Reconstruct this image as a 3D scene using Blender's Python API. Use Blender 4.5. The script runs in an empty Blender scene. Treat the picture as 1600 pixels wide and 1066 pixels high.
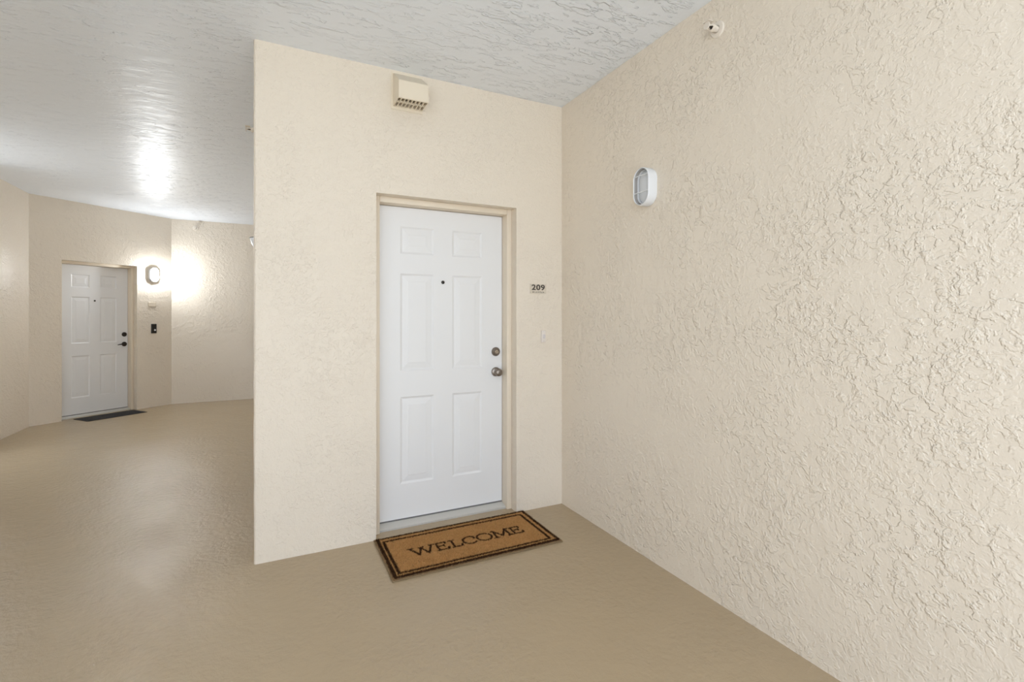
import bpy, bmesh, math, random
import numpy as np
from mathutils import Vector, Matrix, noise
random.seed(7)
rng = np.random.default_rng(7)
S = bpy.context.scene
C = S.collection
PI = math.pi

# ------------------------------------------------------------------ camera, sky, exposure
cd = bpy.data.cameras.new('camera')
cam = bpy.data.objects.new('camera', cd); C.objects.link(cam)
cam.location = (0, 0, 1.35)
cam.rotation_euler = (PI/2, 0, -math.radians(26.4))
cd.sensor_width = 36.0
cd.lens = 764.0/1600*36
cd.shift_y = -38/1600
cd.clip_start = 0.02; cd.clip_end = 200
S.camera = cam

w = bpy.data.worlds.new('overcast_sky'); S.world = w; w.use_nodes = True
bg = w.node_tree.nodes['Background']
bg.inputs['Color'].default_value = (0.88, 0.96, 1.06, 1)
bg.inputs['Strength'].default_value = 2.66
sd = bpy.data.lights.new('sun', 'SUN'); sun = bpy.data.objects.new('sun', sd); C.objects.link(sun)
sd.energy = 20.5; sd.angle = math.radians(.6); sd.color = (1, .96, .90)
sun.location = (20, 20, 30)
sun.rotation_euler = Vector((-.45, -.62, -.80)).to_track_quat('-Z', 'Y').to_euler()   # added behind the building to bounce light up off the ground; landing stays shaded
S.view_settings.view_transform = 'Standard'
S.view_settings.look = 'None'
S.view_settings.gamma = 1
S.view_settings.exposure = 0.0
S.view_settings.use_curve_mapping = False
S.cycles.max_bounces = 9
S.cycles.diffuse_bounces = 7

LAMP_POWER = 335.0       # the lit wall lamp by the far door

# ------------------------------------------------------------------ measures (metres)
CEIL = 2.862
YB = 3.005       # face of the entrance wall
XR = 1.893       # face of the right wall
XC = -0.0756     # outer corner of the entrance block
XL = -2.641; YL = 8.005            # left wall meets the diagonal wall
XD = -1.354; YF = 9.105            # diagonal wall meets the far wall
NEAR = -0.8      # open edge of the landing behind the viewer
BLOCK_END = 7.6

# ------------------------------------------------------------------ materials
def mat(name, col, rough=0.6, metal=0.0, spec=0.5):
    m = bpy.data.materials.new(name); m.use_nodes = True
    b = m.node_tree.nodes['Principled BSDF']
    b.inputs['Base Color'].default_value = (*col, 1)
    b.inputs['Roughness'].default_value = rough
    b.inputs['Metallic'].default_value = metal
    b.inputs['Specular IOR Level'].default_value = spec
    return m
class N:
    """tiny node-graph helper"""
    def __init__(s, m): s.t = m.node_tree; s.n = s.t.nodes; s.l = s.t.links; s.b = s.n['Principled BSDF']
    def coords(s, scale=(1, 1, 1), loc=(0, 0, 0)):
        tc = s.n.new('ShaderNodeTexCoord'); mp = s.n.new('ShaderNodeMapping')
        mp.inputs['Scale'].default_value = scale; mp.inputs['Location'].default_value = loc
        s.l.new(tc.outputs['Object'], mp.inputs['Vector']); return mp.outputs[0]
    def noise(s, vec, scale, detail=2, rough=0.5, dist=0.0, color=False):
        t = s.n.new('ShaderNodeTexNoise'); t.inputs['Scale'].default_value = scale
        t.inputs['Detail'].default_value = detail; t.inputs['Roughness'].default_value = rough
        t.inputs['Distortion'].default_value = dist
        s.l.new(vec, t.inputs['Vector']); return t.outputs[1 if color else 0]
    def step(s, val, a, b, lo=0, hi=1):
        t = s.n.new('ShaderNodeMapRange'); t.interpolation_type = 'SMOOTHSTEP'
        t.inputs[1].default_value = a; t.inputs[2].default_value = b
        t.inputs[3].default_value = lo; t.inputs[4].default_value = hi
        s.l.new(val, t.inputs[0]); return t.outputs[0]
    def m(s, op, a, b):
        t = s.n.new('ShaderNodeMath'); t.operation = op
        for i, v in enumerate((a, b)):
            if isinstance(v, (int, float)): t.inputs[i].default_value = v
            else: s.l.new(v, t.inputs[i])
        return t.outputs[0]
    def warp(s, vec, scale, amt):
        nz = s.noise(vec, scale, 2, color=True)
        a = s.n.new('ShaderNodeVectorMath'); a.operation = 'SUBTRACT'; s.l.new(nz, a.inputs[0]); a.inputs[1].default_value = (.5, .5, .5)
        k = s.n.new('ShaderNodeVectorMath'); k.operation = 'SCALE'; s.l.new(a.outputs[0], k.inputs[0]); k.inputs['Scale'].default_value = amt
        d = s.n.new('ShaderNodeVectorMath'); d.operation = 'ADD'; s.l.new(vec, d.inputs[0]); s.l.new(k.outputs[0], d.inputs[1])
        return d.outputs[0]
    def bump(s, h, dist, strength=1.0):
        t = s.n.new('ShaderNodeBump'); t.inputs['Distance'].default_value = dist; t.inputs['Strength'].default_value = strength
        s.l.new(h, t.inputs['Height']); s.l.new(t.outputs[0], s.b.inputs['Normal'])
    def mixcol(s, fac, c1, c2):
        t = s.n.new('ShaderNodeMix'); t.data_type = 'RGBA'
        s.l.new(fac, t.inputs[0]); t.inputs[6].default_value = (*c1, 1); t.inputs[7].default_value = (*c2, 1)
        s.l.new(t.outputs[2], s.b.inputs['Base Color'])

CREAM = (0.80, 0.725, 0.620)
def stucco(name, k=1.0, sc=1.0, depth=0.004, col=CREAM, rough=0.5, spec=0.5, smooth=0.35):
    """painted skip-trowel stucco: raised flat patches with torn edges over a fine grain"""
    m = mat(name, col, rough, 0, spec); g = N(m)
    v = g.coords()
    wv = g.warp(v, 8*sc, 0.06/sc)
    a = g.step(g.noise(wv, 15*sc, 4, .62), .49, .56)
    c = g.step(g.noise(g.warp(g.coords((1, 1, 1), (5, 2, 9)), 11*sc, .05/sc), 24*sc, 3, .6), .52, .60)
    b = g.step(g.noise(wv, 52*sc, 2, .5), .45, .70)
    fine = g.noise(v, 150*sc, 3, .55)
    mask = g.step(g.noise(v, 2.1, 2, .5), .40, .60, smooth, 1)
    mask2 = g.step(g.noise(g.coords((1, 1, 1), (3, 7, 1)), 3.0, 2, .5), .42, .60, .2, 1)
    hgt = g.m('ADD', g.m('MULTIPLY', a, .60), g.m('MULTIPLY', c, .65))
    hgt = g.m('ADD', g.m('MULTIPLY', hgt, mask), g.m('MULTIPLY', g.m('MULTIPLY', b, .42), mask2))
    hgt = g.m('ADD', hgt, g.m('MULTIPLY', fine, .22))
    g.bump(hgt, depth, k)
    g.mixcol(g.noise(v, 0.9, 3, .5), tuple(x*.97 for x in col), tuple(min(1, x*1.02) for x in col))
    return m
M = {}
M['stucco_right'] = stucco('cream_stucco_heavy', 1.0, 1.0, .0034)
M['stucco_back'] = stucco('cream_stucco_light', 1.0, 1.7, .0018, smooth=.6)
M['stucco_far'] = stucco('cream_stucco_gloss', 1.0, .9, .0030, rough=.30)
def ceiling_mat():
    m = mat('ceiling_paint', (.835, .885, .955), .37, 0, .32); g = N(m)
    v = g.coords((.34, 1, 1))
    wv = g.warp(v, 7, .05)
    a = g.step(g.noise(wv, 26, 3, .6), .53, .57)
    b = g.step(g.noise(wv, 13, 4, .6), .56, .60)
    fine = g.noise(g.coords(), 120, 2, .5)
    mask = g.step(g.noise(g.coords(), 1.3, 2, .5), .36, .60, .35, 1)
    hgt = g.m('ADD', g.m('MULTIPLY', g.m('ADD', g.m('MULTIPLY', a, .75), g.m('MULTIPLY', b, .7)), mask), g.m('MULTIPLY', fine, .12))
    hgt = g.m('ADD', hgt, g.m('MULTIPLY', g.noise(g.coords((.45, 1, 1), (4, 1, 0)), 8, 3, .6), 1.3))
    g.bump(hgt, .0052, 1.0)
    return m
M['ceiling'] = ceiling_mat()
def floor_mat():
    m = mat('tan_floor_coating', (.43, .335, .215), .22, 0, .58); g = N(m)
    v = g.coords()
    wv = g.warp(v, 6, .05)
    a = g.noise(wv, 34, 4, .6)
    f = g.noise(v, 260, 2, .6)
    big = g.step(g.noise(v, 2.2, 2, .5), .35, .65, .4, 1)
    hgt = g.m('ADD', g.m('MULTIPLY', g.m('MULTIPLY', a, 1.25), big), g.m('MULTIPLY', f, .18))
    hgt = g.m('ADD', hgt, g.m('MULTIPLY', g.noise(wv, 14, 3, .6), .6))
    g.bump(hgt, .008, .72)
    g.mixcol(g.noise(v, 1.1, 4, .6), (.44, .340, .216), (.42, .330, .216))
    return m
M['floor'] = floor_mat()
M['frame'] = mat('cream_frame_paint', (.78, .69, .565), .42)
def door_mat():
    m = mat('white_door_paint', (.80, .805, .815), .38); g = N(m)
    g.bump(g.noise(g.coords((1, 1, .12)), 240, 2, .5), .0004, .35); return m
M['door'] = door_mat()
M['metal_bronze'] = mat('antique_nickel', (.26, .225, .195), .30, .9)
M['brass'] = mat('worn_brass', (.50, .42, .33), .35, .85)
M['metal_dark'] = mat('dark_bronze', (.05, .042, .036), .35, .8)
M['sill'] = mat('weathered_aluminium_sill', (.60, .59, .56), .45, .2)
M['rubber'] = mat('dark_rubber', (.05, .05, .05), .7)
M['sweep'] = mat('grey_sweep', (.16, .16, .16), .6)
M['black'] = mat('black_plastic', (.012, .011, .010), .35)
M['white'] = mat('white_plastic', (.82, .83, .85), .35)
M['white_metal'] = mat('white_enamel', (.78, .80, .83), .3)
M['lens_off'] = mat('frosted_glass_unlit', (.66, .69, .73), .2)
M['lamp_inner_shade'] = mat('lamp_interior_shade_grey', (.40, .385, .37), .5)
M['hood'] = mat('cream_plastic_hood', (.80, .72, .59), .45)
M['hood_dark'] = mat('duct_interior', (.16, .125, .085), .8)
M['plate'] = mat('sign_plate', (.68, .61, .51), .45)
M['ink'] = mat('sign_lettering', (.075, .062, .050), .5)
M['bell'] = mat('almond_bell_plastic', (.78, .72, .66), .4)
M['bellbtn'] = mat('bell_button', (.66, .62, .62), .3)
M['sprink'] = mat('painted_sprinkler', (.80, .74, .66), .4)
M['sprink_in'] = mat('sprinkler_dark_core', (.03, .025, .02), .5)
M['rubbermat'] = mat('black_ribbed_rubber', (.014, .013, .013), .75)
M['backing'] = mat('doormat_backing', (.22, .155, .085), .9)
M['concrete'] = mat('outside_ground', (.36, .37, .37), .9)
def fibre(name, c1, c2):
    m = mat(name, c1, .85, 0, .2); g = N(m)
    ge = g.n.new('ShaderNodeNewGeometry')
    v = g.noise(g.coords(), 9, 3, .6)
    f = g.m('ADD', g.m('MULTIPLY', ge.outputs['Random Per Island'], .65), g.m('MULTIPLY', v, .45))
    g.mixcol(f, c1, c2); return m
M['coir'] = fibre('coir_fibre', (.44, .225, .075), (.80, .480, .195))
M['coir_edge'] = fibre('coir_fibre_edge', (.21, .125, .058), (.42, .265, .130))
M['coir_dark'] = fibre('coir_fibre_dyed', (.030, .012, .004), (.085, .036, .012))
def lit(name, col, st):
    m = bpy.data.materials.new(name); m.use_nodes = True
    b = m.node_tree.nodes['Principled BSDF']
    b.inputs['Base Color'].default_value = (.9, .9, .9, 1)
    b.inputs['Emission Color'].default_value = (*col, 1)
    b.inputs['Emission Strength'].default_value = st
    return m
M['lens_on'] = lit('frosted_glass_lit', (.93, .97, 1.0), LAMP_POWER)

# ------------------------------------------------------------------ mesh helpers
def obj(name, bm, m, parent=None, smooth=False):
    me = bpy.data.meshes.new(name)
    bmesh.ops.recalc_face_normals(bm, faces=bm.faces)
    bm.to_mesh(me); bm.free()
    me.materials.append(M[m])
    if smooth:
        me.polygons.foreach_set('use_smooth', [True]*len(me.polygons))
        try: me.set_sharp_from_angle(angle=math.radians(35))
        except Exception: pass
    o = bpy.data.objects.new(name, me); C.objects.link(o)
    if parent is not None: o.parent = parent
    return o
def box(bm, x0, x1, y0, y1, z0, z1, bev=0.0, seg=2):
    b2 = bmesh.new()
    r = bmesh.ops.create_cube(b2, size=1)
    for v in b2.verts:
        v.co = Vector(((x0+x1)/2+v.co.x*(x1-x0), (y0+y1)/2+v.co.y*(y1-y0), (z0+z1)/2+v.co.z*(z1-z0)))
    if bev > 0:
        bmesh.ops.bevel(b2, geom=list(b2.edges), offset=bev, segments=seg, affect='EDGES', profile=.5)
    me = bpy.data.meshes.new('t'); b2.to_mesh(me); b2.free(); bm.from_mesh(me); bpy.data.meshes.remove(me)
    return bm
def lathe_y(bm, prof, cx=0, cz=0, n=32):
    """prof = [(radius, y)], turned about the local Y axis through (cx, cz)"""
    rings = []
    for r, y in prof:
        if r < 1e-6: rings.append([bm.verts.new((cx, y, cz))])
        else: rings.append([bm.verts.new((cx+r*math.cos(2*PI*i/n), y, cz+r*math.sin(2*PI*i/n))) for i in range(n)])
    for a, b in zip(rings[:-1], rings[1:]):
        if len(a) == 1 and len(b) == 1: continue
        for i in range(n):
            j = (i+1) % n
            if len(a) == 1: bm.faces.new((a[0], b[i], b[j]))
            elif len(b) == 1: bm.faces.new((a[i], a[j], b[0]))
            else: bm.faces.new((a[i], a[j], b[j], b[i]))
    return bm
def tube(bm, pts, r, n=10, cap=True):
    pts = [Vector(p) for p in pts]
    rings = []
    for k, p in enumerate(pts):
        d = (pts[min(k+1, len(pts)-1)]-pts[max(k-1, 0)]).normalized()
        up = Vector((0, 0, 1)) if abs(d.z) < .9 else Vector((1, 0, 0))
        u = d.cross(up).normalized(); v = d.cross(u).normalized()
        rr = r[k] if isinstance(r, (list, tuple)) else r
        rings.append([bm.verts.new(p+rr*(math.cos(2*PI*i/n)*u+math.sin(2*PI*i/n)*v)) for i in range(n)])
    for a, b in zip(rings[:-1], rings[1:]):
        for i in range(n): bm.faces.new((a[i], a[(i+1) % n], b[(i+1) % n], b[i]))
    if cap: bm.faces.new(rings[0]); bm.faces.new(rings[-1][::-1])
    return bm
def stadium(wd, ht, n=16):
    """upright oval with straight sides, in x,z"""
    r = wd/2; s = ht/2-r; P = []
    for i in range(n+1): a = PI*i/n; P.append((r*math.cos(a), s+r*math.sin(a)))
    for i in range(n+1): a = PI+PI*i/n; P.append((r*math.cos(a), -s+r*math.sin(a)))
    return P
def loft(bm, secs, close_first=False, close_last=False):
    """secs = [(outline points (x,z), y)]"""
    rings = [[bm.verts.new((x, y, z)) for x, z in P] for P, y in secs]
    n = len(rings[0])
    for a, b in zip(rings[:-1], rings[1:]):
        for i in range(n): bm.faces.new((a[i], a[(i+1) % n], b[(i+1) % n], b[i]))
    if close_first: bm.faces.new(rings[0])
    if close_last: bm.faces.new(rings[-1][::-1])
    return bm
def empty(name, loc, rz):
    o = bpy.data.objects.new(name, None); C.objects.link(o)
    o.empty_display_size = .1; o.location = loc; o.rotation_euler = (0, 0, rz); return o
def tag(o, label, cat, group=None):
    o['label'] = label; o['category'] = cat
    if group: o['group'] = group
    return o
def structure(o, label=None):
    o['kind'] = 'structure'
    if label: o['label'] = label
    return o

# wall frames: local +X runs along the wall, local +Y goes into the wall, Z up
class Frame:
    def __init__(s, x, y, rz): s.o = Vector((x, y, 0)); s.rz = rz
    def at(s, a, z=0, y=0):
        c, n = math.cos(s.rz), math.sin(s.rz)
        return Vector((s.o.x+c*a-n*y, s.o.y+n*a+c*y, z))
DIAG = math.atan2(YF-YL, XD-XL); DLEN = math.hypot(YF-YL, XD-XL)
F_BACK = Frame(0, YB, 0)                 # local x = world x
F_RIGHT = Frame(XR, YB, -PI/2)           # s = distance from the inner corner towards the viewer
F_DIAG = Frame(XL, YL, DIAG)
F_FAR = Frame(XD, YF, 0)
F_LEFT = Frame(XL, 0, PI/2)              # s = world y
F_CORR = Frame(XC, 0, -PI/2)             # s = -world y

def wall(name, fr, s0, s1, m, openings=(), cell=.05, wob=.0018, round0=0, round1=0, thick=.25, z1=CEIL, label=None):
    """one wall: gently uneven plaster face with door openings, reveals and a solid body"""
    def cuts(a, b, marks):
        q = sorted(set([a, b]+[x for x in marks if a < x < b])); out = []
        for p, r in zip(q[:-1], q[1:]):
            k = max(1, int(round((r-p)/cell))); out += [p+(r-p)*i/k for i in range(k)]
        return out+[b]
    mk = []
    if round0: mk += [s0+round0*f for f in (.08, .3, .6, 1)]
    if round1: mk += [s1-round1*f for f in (.08, .3, .6, 1)]
    for o in openings: mk += [o[0], o[1]]
    xs = cuts(s0, s1, mk); zs = cuts(0, z1, [o[2] for o in openings])
    bm = bmesh.new(); g = {}
    ox = fr.o.x*3.1+fr.rz*7
    for i, x in enumerate(xs):
        for j, z in enumerate(zs):
            p = Vector((x*7+ox, 3.3, z*7))
            y = wob*(noise.noise(p)+.6*noise.noise(p*3.1))
            if round0 and x < s0+round0: t = 1-(x-s0)/round0; y += round0*(1-math.sqrt(max(0, 1-t*t)))
            if round1 and x > s1-round1: t = 1-(s1-x)/round1; y += round1*(1-math.sqrt(max(0, 1-t*t)))
            dx = dz = 0
            q = Vector((x*11+ox, 9.1, z*13))
            if round0 and x <= s0+round0: dx = .0035*noise.noise(q)+.0015*noise.noise(q*3)
            for o in openings:
                if (abs(x-o[0]) < 1e-6 or abs(x-o[1]) < 1e-6) and z <= o[2]+1e-6: dx += .002*noise.noise(q)
                if abs(z-o[2]) < 1e-6 and o[0]-1e-6 <= x <= o[1]+1e-6: dz += .002*noise.noise(q)
            g[i, j] = bm.verts.new((x+dx, y, z+dz))
    for i in range(len(xs)-1):
        for j in range(len(zs)-1):
            cx, cz = (xs[i]+xs[i+1])/2, (zs[j]+zs[j+1])/2
            if any(o[0] < cx < o[1] and cz < o[2] for o in openings): continue
            bm.faces.new((g[i, j], g[i+1, j], g[i+1, j+1], g[i, j+1]))
    for e in [e for e in bm.edges if len(e.link_faces) == 1]:       # sides of the wall and the reveals
        a, b = e.verts
        c, d = bm.verts.new((a.co.x, thick, a.co.z)), bm.verts.new((b.co.x, thick, b.co.z))
        bm.faces.new((a, b, d, c))
    v = [bm.verts.new(p) for p in ((s0, thick, 0), (s1, thick, 0), (s1, thick, z1), (s0, thick, z1))]
    bm.faces.new(v)
    bmesh.ops.remove_doubles(bm, verts=[q for q in bm.verts if q.co.y > thick-1e-5], dist=1e-5)
    o = obj(name, bm, m, smooth=True)
    o.location = fr.o; o.rotation_euler = (0, 0, fr.rz)
    return structure(o, label)

# ------------------------------------------------------------------ the shell
OP = (0.578, 1.526, 2.100)                       # entrance door opening on the back wall
s_op0 = .325; OPF = (s_op0, s_op0+.885, 2.085)   # far door opening on the diagonal wall
wall('wall_back', F_BACK, XC, XR+.03, 'stucco_back', [OP], round0=.014, label='cream stucco wall around the numbered entrance door')
wall('wall_right', F_RIGHT, -.03, YB-NEAR, 'stucco_right', cell=.04, label='long cream wall with heavy trowelled stucco')
wall('wall_corridor', F_CORR, -BLOCK_END, -YB-.013, 'stucco_far', label='corridor side of the entrance block')
wall('wall_diagonal', F_DIAG, -.03, DLEN+.03, 'stucco_far', [OPF], label='diagonal cream wall around the far door')
wall('wall_far', F_FAR, -.03, 4.2, 'stucco_far', label='cream wall at the end of the corridor')
wall('wall_left', F_LEFT, 6.5, YL+.03, 'stucco_far', label='cream stucco wall at the left edge')
wall('wall_landing', F_LEFT, NEAR, 5.45, 'stucco_far', label='unseen cream wall left of the landing, sized to shape the daylight')  # unseen; its length and the gap before the left wall are set for daylight
wall('wall_end', Frame(3.1, YB, -PI/2), -(YF-YB), 0, 'stucco_far', cell=.2, label='unseen cream wall added to darken the corridor behind the entrance block')  # unseen, added to shut out the daylight that lit the far wall
def slab(name, m, z0, z1, label):
    bm = bmesh.new()
    P = [(XL-.25, NEAR), (XR+.25, NEAR), (XR+.25, YB), (3.1, YB), (3.1, YF+.25), (XL-.25, YF+.25)]
    lo = [bm.verts.new((x, y, z0)) for x, y in P]; hi = [bm.verts.new((x, y, z1)) for x, y in P]
    bm.faces.new(lo); bm.faces.new(hi[::-1])
    for i in range(6): bm.faces.new((lo[i], lo[(i+1) % 6], hi[(i+1) % 6], hi[i]))
    return structure(obj(name, bm, m), label)
slab('floor', 'floor', -.2, 0, 'tan coated concrete walkway floor')
slab('ceiling', 'ceiling', CEIL, CEIL+.2, 'pale grey skip-trowelled ceiling')
bm = bmesh.new(); box(bm, -60, 60, -60, 60, -3.4, -3.2)
structure(obj('ground', bm, 'concrete'), 'ground below the open landing')

# ------------------------------------------------------------------ doors
def ring_rect(x0, x1, z0, z1, o): return [(x0+o, z0+o), (x1-o, z0+o), (x1-o, z1-o), (x0+o, z1-o)]
def make_door(name, fr, op, far, label):
    """frame, sill, six-panel leaf, lock and handle set into a wall opening"""
    root = empty(name, fr.at((op[0]+op[1])/2, 0), fr.rz); structure(root, label)
    half = (op[1]-op[0])/2; H = op[2]
    fy0, fy1, ft = .075, .155, .036               # frame face, leaf face, face width
    bm = bmesh.new()
    for sg in (-1, 1):
        a, b = sorted((sg*half, sg*(half-ft))); box(bm, a, b, fy0, .215, 0, H, .003)
    box(bm, -half+ft, half-ft, fy0, .215, H-ft, H, .003)
    obj('door_frame', bm, 'frame', root, True)
    lw = half-ft-.002; zb, zt = .040, H-ft-.003
    # leaf: flat stiles and rails with six sunk openings
    k = lw/.4395; kz = (zt-zb)/(2.061-.046)
    cols = [(-.294*k, -.067*k), (.064*k, .284*k)]
    rows = [(zb+(.268-.046)*kz, zb+(.832-.046)*kz), (zb+(1.0-.046)*kz, zb+(1.632-.046)*kz), (zb+(1.760-.046)*kz, zb+(1.936-.046)*kz)]
    xs = sorted([-lw, lw]+[c for q in cols for c in q]); zs = sorted([zb, zt]+[c for q in rows for c in q])
    bm = bmesh.new()
    g = {(i, j): bm.verts.new((x, fy1, z)) for i, x in enumerate(xs) for j, z in enumerate(zs)}
    for i in range(len(xs)-1):
        for j in range(len(zs)-1):
            if i in (1, 3) and j in (1, 3, 5): continue
            bm.faces.new((g[i, j], g[i+1, j], g[i+1, j+1], g[i, j+1]))
    edge = [e for e in bm.edges if len(e.link_faces) == 1 and all(abs(abs(v.co.x)-lw) < 1e-6 or abs(v.co.z-zb) < 1e-6 or abs(v.co.z-zt) < 1e-6 for v in e.verts)]
    r = bmesh.ops.extrude_edge_only(bm, edges=edge)
    for v in [q for q in r['geom'] if isinstance(q, bmesh.types.BMVert)]: v.co.y = fy1+.045
    bm.faces.new([bm.verts.new(p) for p in ((-lw, fy1+.045, zb), (lw, fy1+.045, zb), (lw, fy1+.045, zt), (-lw, fy1+.045, zt))])
    leaf = obj('door_leaf', bm, 'door', root)
    for cx0, cx1 in cols:
        for rz0, rz1 in rows:
            bm = bmesh.new(); P = lambda o: ring_rect(cx0, cx1, rz0, rz1, o)
            loft(bm, [(P(0), fy1), (P(.005), fy1+.003), (P(.011), fy1+.0065), (P(.017), fy1+.007), (P(.021), fy1+.006), (P(.050), fy1+.0025), (P(.054), fy1+.0012)], close_last=True)
            obj('panel', bm, 'door', leaf)
    bm = bmesh.new(); box(bm, -lw, lw, fy1+.002, fy1+.04, .030, zb)
    obj('door_sweep', bm, 'sweep', root)
    # sill: a sloped metal saddle
    bm = bmesh.new()
    prof = [(fy0+.022, 0), (fy0+.022, .012), (fy0+.032, .017), (fy1-.022, .024), (fy1-.004, .030), (fy1+.05, .030), (fy1+.05, 0)]
    L = half-.001
    a = [bm.verts.new((-L, y, z)) for y, z in prof]; b = [bm.verts.new((L, y, z)) for y, z in prof]
    for i in range(len(prof)): j = (i+1) % len(prof); bm.faces.new((a[i], a[j], b[j], b[i]))
    bm.faces.new(a); bm.faces.new(b[::-1])
    obj('door_sill', bm, 'sill', root)
    # viewer
    pz = zb+(1.583-.046)*kz
    bm = bmesh.new(); lathe_y(bm, [(.0115, fy1), (.0115, fy1-.004), (.0085, fy1-.006), (.0075, fy1-.005)], -.004, pz, 20)
    pp = obj('peephole', bm, 'metal_dark', root, True)
    bm = bmesh.new(); lathe_y(bm, [(.0075, fy1-.005), (.004, fy1-.0065), (0, fy1-.007)], -.004, pz, 16); obj('lens', bm, 'black', pp, True)
    hx = .390*k
    hm = 'metal_dark' if far else 'metal_bronze'
    dz, kzz = zb+(1.105-.046)*kz, zb+(.963-.046)*kz
    bm = bmesh.new(); lathe_y(bm, [(.032, fy1), (.032, fy1-.006), (.028, fy1-.014), (.021, fy1-.020), (.018, fy1-.020), (.016, fy1-.018), (0, fy1-.018)], hx, dz)
    db = obj('deadbolt', bm, hm, root, True)
    bm = bmesh.new(); lathe_y(bm, [(.0125, fy1-.017), (.0125, fy1-.022), (.011, fy1-.0235), (0, fy1-.0235)], hx, dz, 24); obj('key_cylinder', bm, hm if far else 'brass', db, True)
    bm = bmesh.new(); box(bm, hx-.0012, hx+.0012, fy1-.0245, fy1-.022, dz-.006, dz+.006); obj('keyhole', bm, 'black', db)
    bm = bmesh.new(); lathe_y(bm, [(.033, fy1), (.033, fy1-.005), (.030, fy1-.011), (.020, fy1-.016), (.0125, fy1-.018), (.0115, fy1-.030)], hx, kzz)
    if far:
        kb = obj('door_lever', bm, hm, root, True)
        bm = bmesh.new(); tube(bm, [(hx, fy1-.02, kzz), (hx, fy1-.045, kzz)], .010, 14)
        tube(bm, [(hx+.006, fy1-.046, kzz), (hx-.03, fy1-.047, kzz+.003), (hx-.07, fy1-.046, kzz), (hx-.105, fy1-.044, kzz-.006)], [.009, .009, .008, .006], 14)
        obj('lever_arm', bm, hm, kb, True)
    else:
        kb = obj('door_knob', bm, hm, root, True)
        bm = bmesh.new(); lathe_y(bm, [(.012, fy1-.026), (.017, fy1-.032), (.0245, fy1-.040), (.0275, fy1-.050), (.0265, fy1-.058), (.021, fy1-.065), (.012, fy1-.068), (0, fy1-.0685)], hx, kzz)
        obj('knob_grip', bm, hm, kb, True)
        bm = bmesh.new(); box(bm, hx-.001, hx+.001, fy1-.0692, fy1-.067, kzz-.005, kzz+.005); obj('keyhole', bm, 'black', kb)
    return root
make_door('door_1', F_BACK, OP, False, 'white six-panel entrance door with round knob behind the welcome mat')
make_door('door_2', F_DIAG, OPF, True, 'white six-panel far door with lever handle beside the lit lamp')

# ------------------------------------------------------------------ oval bulkhead lamps
def bulkhead(fr, s, z, on, label):
    root = tag(empty('bulkhead_light', fr.at(s, z), fr.rz), label, 'wall light', 'oval bulkhead lights')
    W, H = .129, .211; e = .018 if on else 0        # the lit one has a shallower rim and a fuller glass
    bm = bmesh.new()
    loft(bm, [(stadium(W-.006, H-.006), .002), (stadium(W-.006, H-.006), -.006), (stadium(W, H), -.008), (stadium(W, H), -.050+e), (stadium(W-.003, H-.003), -.058+e),
              (stadium(W-.009, H-.009), -.062+e), (stadium(W-.013, H-.013), -.060+e), (stadium(W-.014, H-.014), -.056+e)])
    obj('housing', bm, 'white_metal', root, True)
    bm = bmesh.new(); loft(bm, [(stadium(W-.014, H-.014), -.0565+e), (stadium(W-.018, H-.018), -.018)]); obj('inner_wall', bm, 'lamp_inner_shade', root, True)  # wall coloured grey for the shade inside the white rim
    bm = bmesh.new()
    loft(bm, [(stadium(W-.018, H-.018), -.017), (stadium(W-.020, H-.020), -.036), (stadium(W-.023, H-.023), -.039), (stadium(W-.029, H-.029), -.039), (stadium(W-.032, H-.032), -.020)])
    obj('bezel', bm, 'white_metal', root, True)
    bm = bmesh.new(); top = .090 if on else .044
    secs = []
    for i in range(9):
        t = i/8*.97*PI/2
        secs.append((stadium((W-.029)*math.cos(t)+.0006, (H-W)+(W-.029)*math.cos(t)+.0006), -.022-(top-.022)*math.sin(t)))
    loft(bm, secs, close_last=True)
    obj('lens', bm, 'lens_on' if on else 'lens_off', root, True)
    if not on:
        for dz in (.060, -.032):
            bm = bmesh.new(); hw = (W-.012)/2
            if abs(dz) > (H-W)/2: hw = math.sqrt((W/2-.006)**2-(abs(dz)-(H-W)/2)**2)
            tube(bm, [(-hw, -.0595, dz), (0, -.062, dz), (hw, -.0595, dz)], .0026, 10)
            obj('guard_bar', bm, 'white_metal', root, True)
    return root
bulkhead(F_RIGHT, YB-2.097, 2.068, False, 'unlit white oval wall light with guard bars on the right wall')
bulkhead(F_DIAG, 1.425, 1.975, True, 'glowing oval wall light beside the far door')
def sconce(fr, s, z, label):
    root = tag(empty('wall_sconce', fr.at(s, z), fr.rz), label, 'wall light')
    H = .128; prof = [(.024, 0), (.050, .006), (.075, .030), (.094, .070), (.106, .105), (.112, H)]
    bm = bmesh.new(); n = 24
    rings = [[bm.verts.new((r*math.cos(PI+PI*i/n), r*math.sin(PI+PI*i/n)-.004, q)) for i in range(n+1)] for r, q in prof]
    for a, b in zip(rings[:-1], rings[1:]):
        for i in range(n): bm.faces.new((a[i], a[i+1], b[i+1], b[i]))
    bm.faces.new(rings[0]); bm.faces.new(rings[-1][::-1])
    obj('bowl', bm, 'white_metal', root, True)
    bm = bmesh.new(); tube(bm, [(.1135*math.cos(PI+PI*i/n), .1135*math.sin(PI+PI*i/n)-.004, H) for i in range(n+1)], .0035, 8); obj('rim', bm, 'metal_dark', root, True)
    bm = bmesh.new(); box(bm, -.022, .022, -.028, .002, -.014, .004, .003); obj('bracket', bm, 'metal_dark', root)
    return root
sconce(F_CORR, -6.05, 2.082, 'white bowl wall sconce just showing past the outer corner of the entrance wall')

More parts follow.
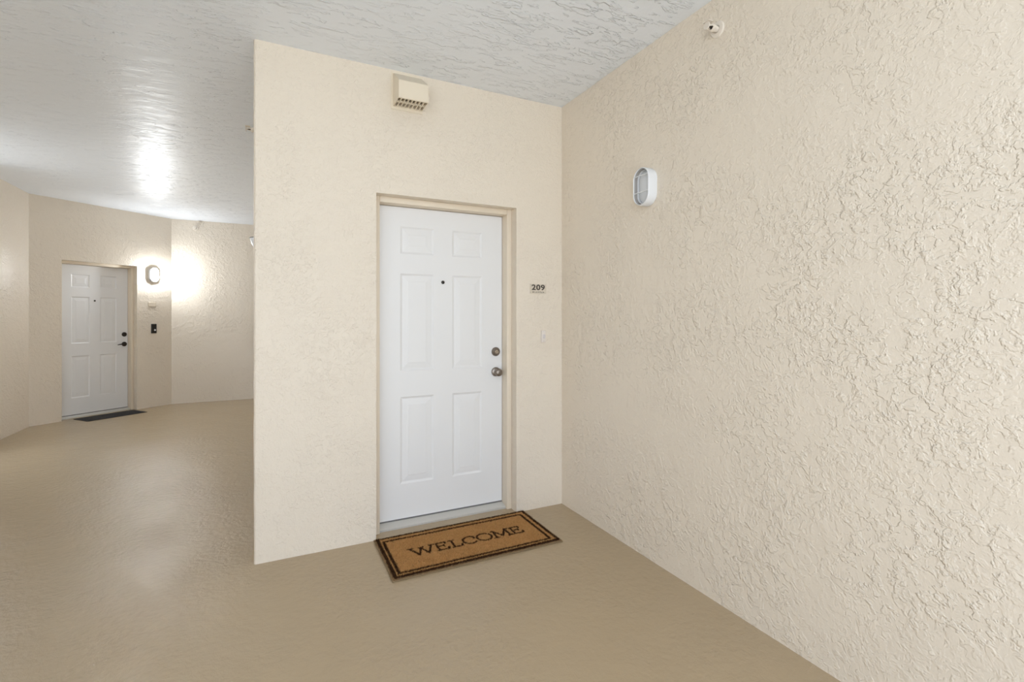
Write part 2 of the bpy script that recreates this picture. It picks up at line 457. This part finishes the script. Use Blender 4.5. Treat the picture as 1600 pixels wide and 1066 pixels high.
# ------------------------------------------------------------------ exhaust hood above the door
def hood():
    x0, x1, zb, zf, zt, p = .678, .858, 2.636, 2.740, 2.845, .148
    root = tag(empty('vent_hood', (0, YB, 0), 0), 'cream exhaust vent hood with slatted underside above the entrance door', 'vent')
    root.location = ((x0+x1)/2, YB, zb); hw = (x1-x0)/2; t = .004
    a, b = zf-zb, zt-zb
    bm = bmesh.new()
    out = [(0, 0), (-p, 0), (-p, a), (0, b)]
    inn = [(0, 0), (-p+t, 0), (-p+t, a-t), (0, b-t*1.5)]
    L = [bm.verts.new((-hw, y, z)) for y, z in out]; R = [bm.verts.new((hw, y, z)) for y, z in out]
    l = [bm.verts.new((-hw+t, y, z)) for y, z in inn]; r = [bm.verts.new((hw-t, y, z)) for y, z in inn]
    F = bm.faces.new
    F((L[1], R[1], R[2], L[2])); F((L[2], R[2], R[3], L[3])); F((L[0], L[1], L[2], L[3])); F((R[3], R[2], R[1], R[0]))
    F((l[2], r[2], r[1], l[1])); F((l[3], r[3], r[2], l[2])); F((l[3], l[2], l[1], l[0])); F((r[0], r[1], r[2], r[3]))
    F((L[1], l[1], r[1], R[1])); F((L[0], l[0], l[1], L[1])); F((R[1], r[1], r[0], R[0]))
    bmesh.ops.bevel(bm, geom=[e for e in bm.edges if e.calc_length() > .02 and (e.verts[0] in L+R and e.verts[1] in L+R)], offset=.0025, segments=2, affect='EDGES')
    obj('hood_shell', bm, 'hood', root)
    bm = bmesh.new(); box(bm, -hw-.012, hw+.004, -.006, .004, -.016, b+.006, .002)
    obj('flange', bm, 'hood', root)
    bm = bmesh.new(); box(bm, -hw+.006, hw-.006, -.075, -.007, .034, .040); obj('duct_opening', bm, 'hood_dark', root)  # dark brown sheet painting the shade inside the hood
    n = 8
    for i in range(1, n):
        x = -hw+2*hw*i/n
        bm = bmesh.new(); box(bm, x-.0028, x+.0028, -p+.006, -.006, .002, .014); obj('slat', bm, 'hood', root)
    bm = bmesh.new(); box(bm, -hw+.004, hw-.004, -p*.52-.003, -p*.52+.003, .001, .013); obj('cross_bar', bm, 'hood', root)
    bm = bmesh.new(); box(bm, -hw+.004, hw-.004, -.012, -.006, .0, .012); obj('grille_rail', bm, 'hood', root)
    bm = bmesh.new(); box(bm, -hw+.004, hw-.004, -p+.004, -p+.010, .0, .012); obj('grille_rail', bm, 'hood', root)
hood()

# ------------------------------------------------------------------ sprinklers
def sprinkler(fr, s, z, label, k=1.0):
    root = tag(empty('fire_sprinkler', fr.at(s, z), fr.rz), label, 'sprinkler', 'sidewall fire sprinklers')
    q = lambda prof: [(r*k, y*k) for r, y in prof]
    bm = bmesh.new(); lathe_y(bm, q([(.040, .002), (.040, -.003), (.036, -.008), (.022, -.011), (.018, -.010)]), 0, 0, 32); obj('escutcheon', bm, 'sprink', root, True)
    bm = bmesh.new(); lathe_y(bm, q([(.0155, -.004), (.0155, -.030), (.0185, -.032), (.0185, -.043), (.014, -.047), (.0105, -.047), (.0105, -.040)]), 0, 0, 24); obj('nozzle', bm, 'sprink', root, True)
    bm = bmesh.new(); lathe_y(bm, q([(.0105, -.041), (0, -.041)]), 0, 0, 20); lathe_y(bm, q([(.004, -.04), (.004, -.066), (0, -.068)]), 0, 0, 12); obj('glass_bulb', bm, 'sprink_in', root)
    for sg in (-1, 1):
        bm = bmesh.new(); tube(bm, [(sg*.015*k, -.040*k, 0), (sg*.017*k, -.056*k, 0), (sg*.009*k, -.070*k, 0), (0, -.075*k, 0)], .0028*k, 8); obj('frame_arm', bm, 'sprink', root, True)
    bm = bmesh.new(); lathe_y(bm, q([(0, -.080), (.017, -.080), (.019, -.078), (.019, -.076), (0, -.075)]), 0, 0, 24); obj('deflector', bm, 'sprink', root, True)
    bm = bmesh.new(); box(bm, -.019*k, .019*k, -.084*k, -.050*k, .018*k, .0205*k, .001); obj('deflector_hood', bm, 'sprink', root)
    return root
sprinkler(F_RIGHT, YB-1.632, 2.702, 'painted sidewall sprinkler high on the right wall under the ceiling', .95)
sprinkler(F_FAR, .315, 2.745, 'small sidewall sprinkler high on the corridor end wall above the glow')
sprinkler(F_CORR, -4.10, 2.735, 'sprinkler tip poking past the top of the entrance block corner')

# ------------------------------------------------------------------ number plates and bells
def text_mesh(ch, size, off=0.0, ext=.0008):
    cu = bpy.data.curves.new('t', 'FONT'); cu.body = ch; cu.size = size; cu.extrude = ext; cu.offset = off
    cu.align_x = 'CENTER'; cu.align_y = 'CENTER'; cu.resolution_u = 6
    o = bpy.data.objects.new('t', cu); C.objects.link(o)
    dg = bpy.context.evaluated_depsgraph_get()
    me = bpy.data.meshes.new_from_object(o.evaluated_get(dg))
    bpy.data.objects.remove(o); bpy.data.curves.remove(cu)
    bm = bmesh.new(); bm.from_mesh(me); bpy.data.meshes.remove(me)
    bmesh.ops.rotate(bm, verts=bm.verts, cent=(0, 0, 0), matrix=Matrix.Rotation(PI/2, 3, 'X'))
    return bm
def plate(fr, s, z, wd, ht, digits, label, group='unit number plates'):
    root = tag(empty('number_plate', fr.at(s, z), fr.rz), label, 'sign', group)
    bm = bmesh.new(); box(bm, -wd/2, wd/2, -.006, .003, -ht/2, ht/2, .0015); obj('plate', bm, 'plate' if digits else 'frame', root)
    bm = bmesh.new()
    for a in ((-wd/2+.002, wd/2-.002, -.0075, -.005, ht/2-.005, ht/2-.002), (-wd/2+.002, wd/2-.002, -.0075, -.005, -ht/2+.002, -ht/2+.005),
              (-wd/2+.002, -wd/2+.005, -.0075, -.005, -ht/2+.002, ht/2-.002), (wd/2-.005, wd/2-.002, -.0075, -.005, -ht/2+.002, ht/2-.002)): box(bm, *a)
    obj('rim', bm, 'plate', root)
    if digits:
        for i, ch in enumerate(digits):
            bm = text_mesh(ch, .060, .0018)
            bmesh.ops.scale(bm, verts=bm.verts, vec=(1.12, 1, .86)); bmesh.ops.translate(bm, verts=bm.verts, vec=((i-1)*.0365, -.0068, .008)); obj('digit', bm, 'ink', root)
        cells = [(1, 2, 4, 5), (1, 2), (2, 4, 5), (2, 4), (1, 2, 4), (1, 4, 5), (2, 4), (1, 2, 5)]
        bm = bmesh.new()
        for i, c in enumerate(cells):
            for d in c:
                lathe_y(bm, [(.0021, -.006), (.0018, -.0072), (0, -.0078)], -.044+i*.0122+(.0042 if d > 3 else 0), -.0215-((d-1) % 3)*.0040, 8)
        o = obj('raised_dots', bm, 'ink', root)  # dots in dark lettering colour, standing in for their small shadows
    return root
plate(F_BACK, 1.695, 1.546, .126, .066, '209', 'small number plate reading 209 beside the entrance door')
plate(F_DIAG, 1.412, 1.532, .110, .060, '', 'pale blank-looking number plate under the glowing wall light')
def bell(fr, s, z, dark, label):
    root = tag(empty('doorbell', fr.at(s, z), fr.rz), label, 'doorbell', 'doorbells')
    if dark:
        bm = bmesh.new(); box(bm, -.034, .034, -.022, .002, -.070, .070, .005, 3); obj('body', bm, 'black', root, True)
        bm = bmesh.new(); lathe_y(bm, [(.013, -.021), (.013, -.0245), (.011, -.0255), (0, -.0255)], .008, -.022, 24); obj('button', bm, 'white', root, True)
        bm = bmesh.new(); lathe_y(bm, [(.009, -.021), (.009, -.0235), (.005, -.0245), (0, -.0245)], 0, .040, 20); obj('camera_eye', bm, 'metal_dark', root, True)
    else:
        bm = bmesh.new(); box(bm, -.018, .018, -.011, .002, -.043, .043, .004, 3); obj('body', bm, 'bell', root, True)
        bm = bmesh.new(); box(bm, -.0085, .0095, -.0145, -.010, -.016, .014, .002, 2); obj('button', bm, 'bellbtn', root, True)
        for dz in (-.033, .033):
            bm = bmesh.new(); lathe_y(bm, [(.0035, -.010), (.003, -.0118), (0, -.012)], -.001, dz, 10); obj('screw', bm, 'bellbtn', root)
    return root
bell(F_BACK, 1.737, 1.211, False, 'slim almond doorbell below the 209 plate')
bell(F_DIAG, 1.433, 1.172, True, 'black doorbell with white button below the glowing wall light')

# ------------------------------------------------------------------ far black mat
def far_mat():
    cx, cy, L, Wd = -1.925, 8.40, .70, .345
    root = tag(empty('rubber_mat', (cx, cy, 0), DIAG-.04), 'thin black rubber mat on the floor at the far door', 'doormat')
    bm = bmesh.new(); box(bm, -L/2, L/2, -Wd/2, Wd/2, 0, .006, .002); obj('mat_base', bm, 'rubbermat', root)
    n = 22; bm = bmesh.new()
    for i in range(n):
        y = -Wd/2+.02+(Wd-.04)*i/(n-1)
        box(bm, -L/2+.025, L/2-.025, y-.0045, y+.0045, .005, .009, .0015, 1)
    obj('ribs', bm, 'rubbermat', root)['kind'] = 'stuff'
far_mat()

# ------------------------------------------------------------------ welcome mat
def seg_dist(P, a, b):
    a = np.array(a); b = np.array(b); d = b-a; t = np.clip(((P-a)@d)/max(1e-9, d@d), 0, 1)
    return np.linalg.norm(P-(a+t[:, None]*d), axis=1)
def arc(cx, cz, rx, rz, a0, a1, n=18):
    p = [(cx+rx*math.cos(math.radians(a0+(a1-a0)*i/n)), cz+rz*math.sin(math.radians(a0+(a1-a0)*i/n))) for i in range(n+1)]
    return list(zip(p[:-1], p[1:]))
GL = {   # strokes in a unit-high box, with small serifs
 'W': [((.0, 1), (.42, 0)), ((.42, 0), (.72, .86)), ((.72, .86), (1.05, 0)), ((1.05, 0), (1.45, 1)), ((-.12, 1), (.18, 1)), ((.58, .92), (.84, .92)), ((1.28, 1), (1.6, 1))],
 'E': [((.12, 0), (.12, 1)), ((0, 1), (.72, 1)), ((0, 0), (.78, 0)), ((.12, .53), (.56, .53)), ((.72, 1), (.72, .80)), ((.78, 0), (.80, .24)), ((.56, .42), (.56, .64))],
 'L': [((.12, 0), (.12, 1)), ((-.04, 1), (.30, 1)), ((0, 0), (.66, 0)), ((.66, 0), (.70, .26))],
 'C': arc(.52, .5, .48, .52, 48, 318)+[((.86, .92), (.90, .68))],
 'O': arc(.54, .5, .52, .52, 0, 360, 28),
 'M': [((.12, 0), (.22, 1)), ((.22, 1), (.66, .12)), ((.66, .12), (1.10, 1)), ((1.10, 1), (1.20, 0)), ((-.02, 0), (.30, 0)), ((1.04, 0), (1.36, 0)), ((.06, 1), (.24, 1)), ((1.08, 1), (1.28, 1))]}
def welcome_mat():
    root = tag(empty('welcome_mat', (1.068, 2.744, 0), 0), 'brown coir doormat lettered WELCOME in front of the entrance door', 'doormat')
    HX, HY = .508, .256
    bm = bmesh.new(); box(bm, -HX, HX, -HY, HY, 0, .007, .003); obj('backing', bm, 'backing', root)
    n = 92000
    P = np.stack([rng.uniform(-HX+.002, HX-.002, n), rng.uniform(-HY+.002, HY-.002, n)], 1)
    x, y = P[:, 0], P[:, 1]
    # ragged outer edge
    wob = .006*np.sin(x*37+1)*np.cos(y*29)+rng.normal(0, .003, n)
    ins = (np.abs(x) < HX-.004+wob*.6) & (np.abs(y) < HY-.004+wob*.6)
    P = P[ins]; x, y = P[:, 0], P[:, 1]; n = len(P)
    jx = rng.normal(0, .0012, n)
    d1 = np.maximum(np.abs(x+.0005)-.4865, np.abs(y-.000)-.2330)
    d2 = np.maximum(np.abs(x+.0065)-.4555, np.abs(y+.0065)-.1965)
    b1 = np.abs(d1+jx) < .0085
    b2 = np.abs(d2+jx) < .0080
    cls = np.zeros(n, int)
    cls[d1 > 0] = 1
    cls[b1] = 2; cls[b2] = 3
    x0s = [('W', .722, .0), ('E', .866, 0), ('L', .958, 0), ('C', 1.030, 0), ('O', 1.122, 0), ('M', 1.224, 0), ('E', 1.350, 0)]
    h = .087
    for k, (ch, lx, _) in enumerate(x0s):
        Q = (P-np.array([lx-1.068, 2.689-2.744]))/h
        d = np.min([seg_dist(Q, a, b) for a, b in GL[ch]], axis=0)
        cls[(d*h+jx*.6 < .0062)] = 10+k
    def tufts(name, sel, m, hh, wdt=.0022, lean=.35):
        p = P[sel]; c = len(p)
        if c == 0: return
        z0 = .0055; H = hh*rng.uniform(.75, 1.15, c)
        a = rng.uniform(0, 2*PI, c); w2 = wdt*rng.uniform(.7, 1.4, c)
        la = rng.uniform(0, 2*PI, c); ll = H*lean*np.abs(rng.normal(0, 1, c)).clip(0, 2)
        u = np.stack([np.cos(a), np.sin(a)], 1)*w2[:, None]/2
        t = p+np.stack([np.cos(la), np.sin(la)], 1)*ll[:, None]
        V = np.zeros((c, 4, 3), np.float32)
        V[:, 0, :2] = p-u; V[:, 1, :2] = p+u; V[:, 2, :2] = t+u*.8; V[:, 3, :2] = t-u*.8
        V[:, :2, 2] = z0; V[:, 2:, 2] = (z0+H)[:, None]
        me = bpy.data.meshes.new(name)
        me.vertices.add(c*4); me.vertices.foreach_set('co', V.ravel())
        me.loops.add(c*4); me.loops.foreach_set('vertex_index', np.arange(c*4, dtype=np.int32))
        me.polygons.add(c); me.polygons.foreach_set('loop_start', np.arange(0, c*4, 4, dtype=np.int32))
        me.update(calc_edges=True); me.validate()
        me.materials.append(M[m])
        o = bpy.data.objects.new(name, me); C.objects.link(o); o.parent = root; o['kind'] = 'stuff'
        return o
    tufts('coir_pile', cls == 0, 'coir', .0095)
    tufts('edge_fibre', cls == 1, 'coir_edge', .0045, .0024, .8)
    tufts('border', cls == 2, 'coir_dark', .0100)
    tufts('border', cls == 3, 'coir_dark', .0100)
    for k in range(len(x0s)): tufts('letter', cls == 10+k, 'coir_dark', .0102, .0024, .25)
welcome_mat()
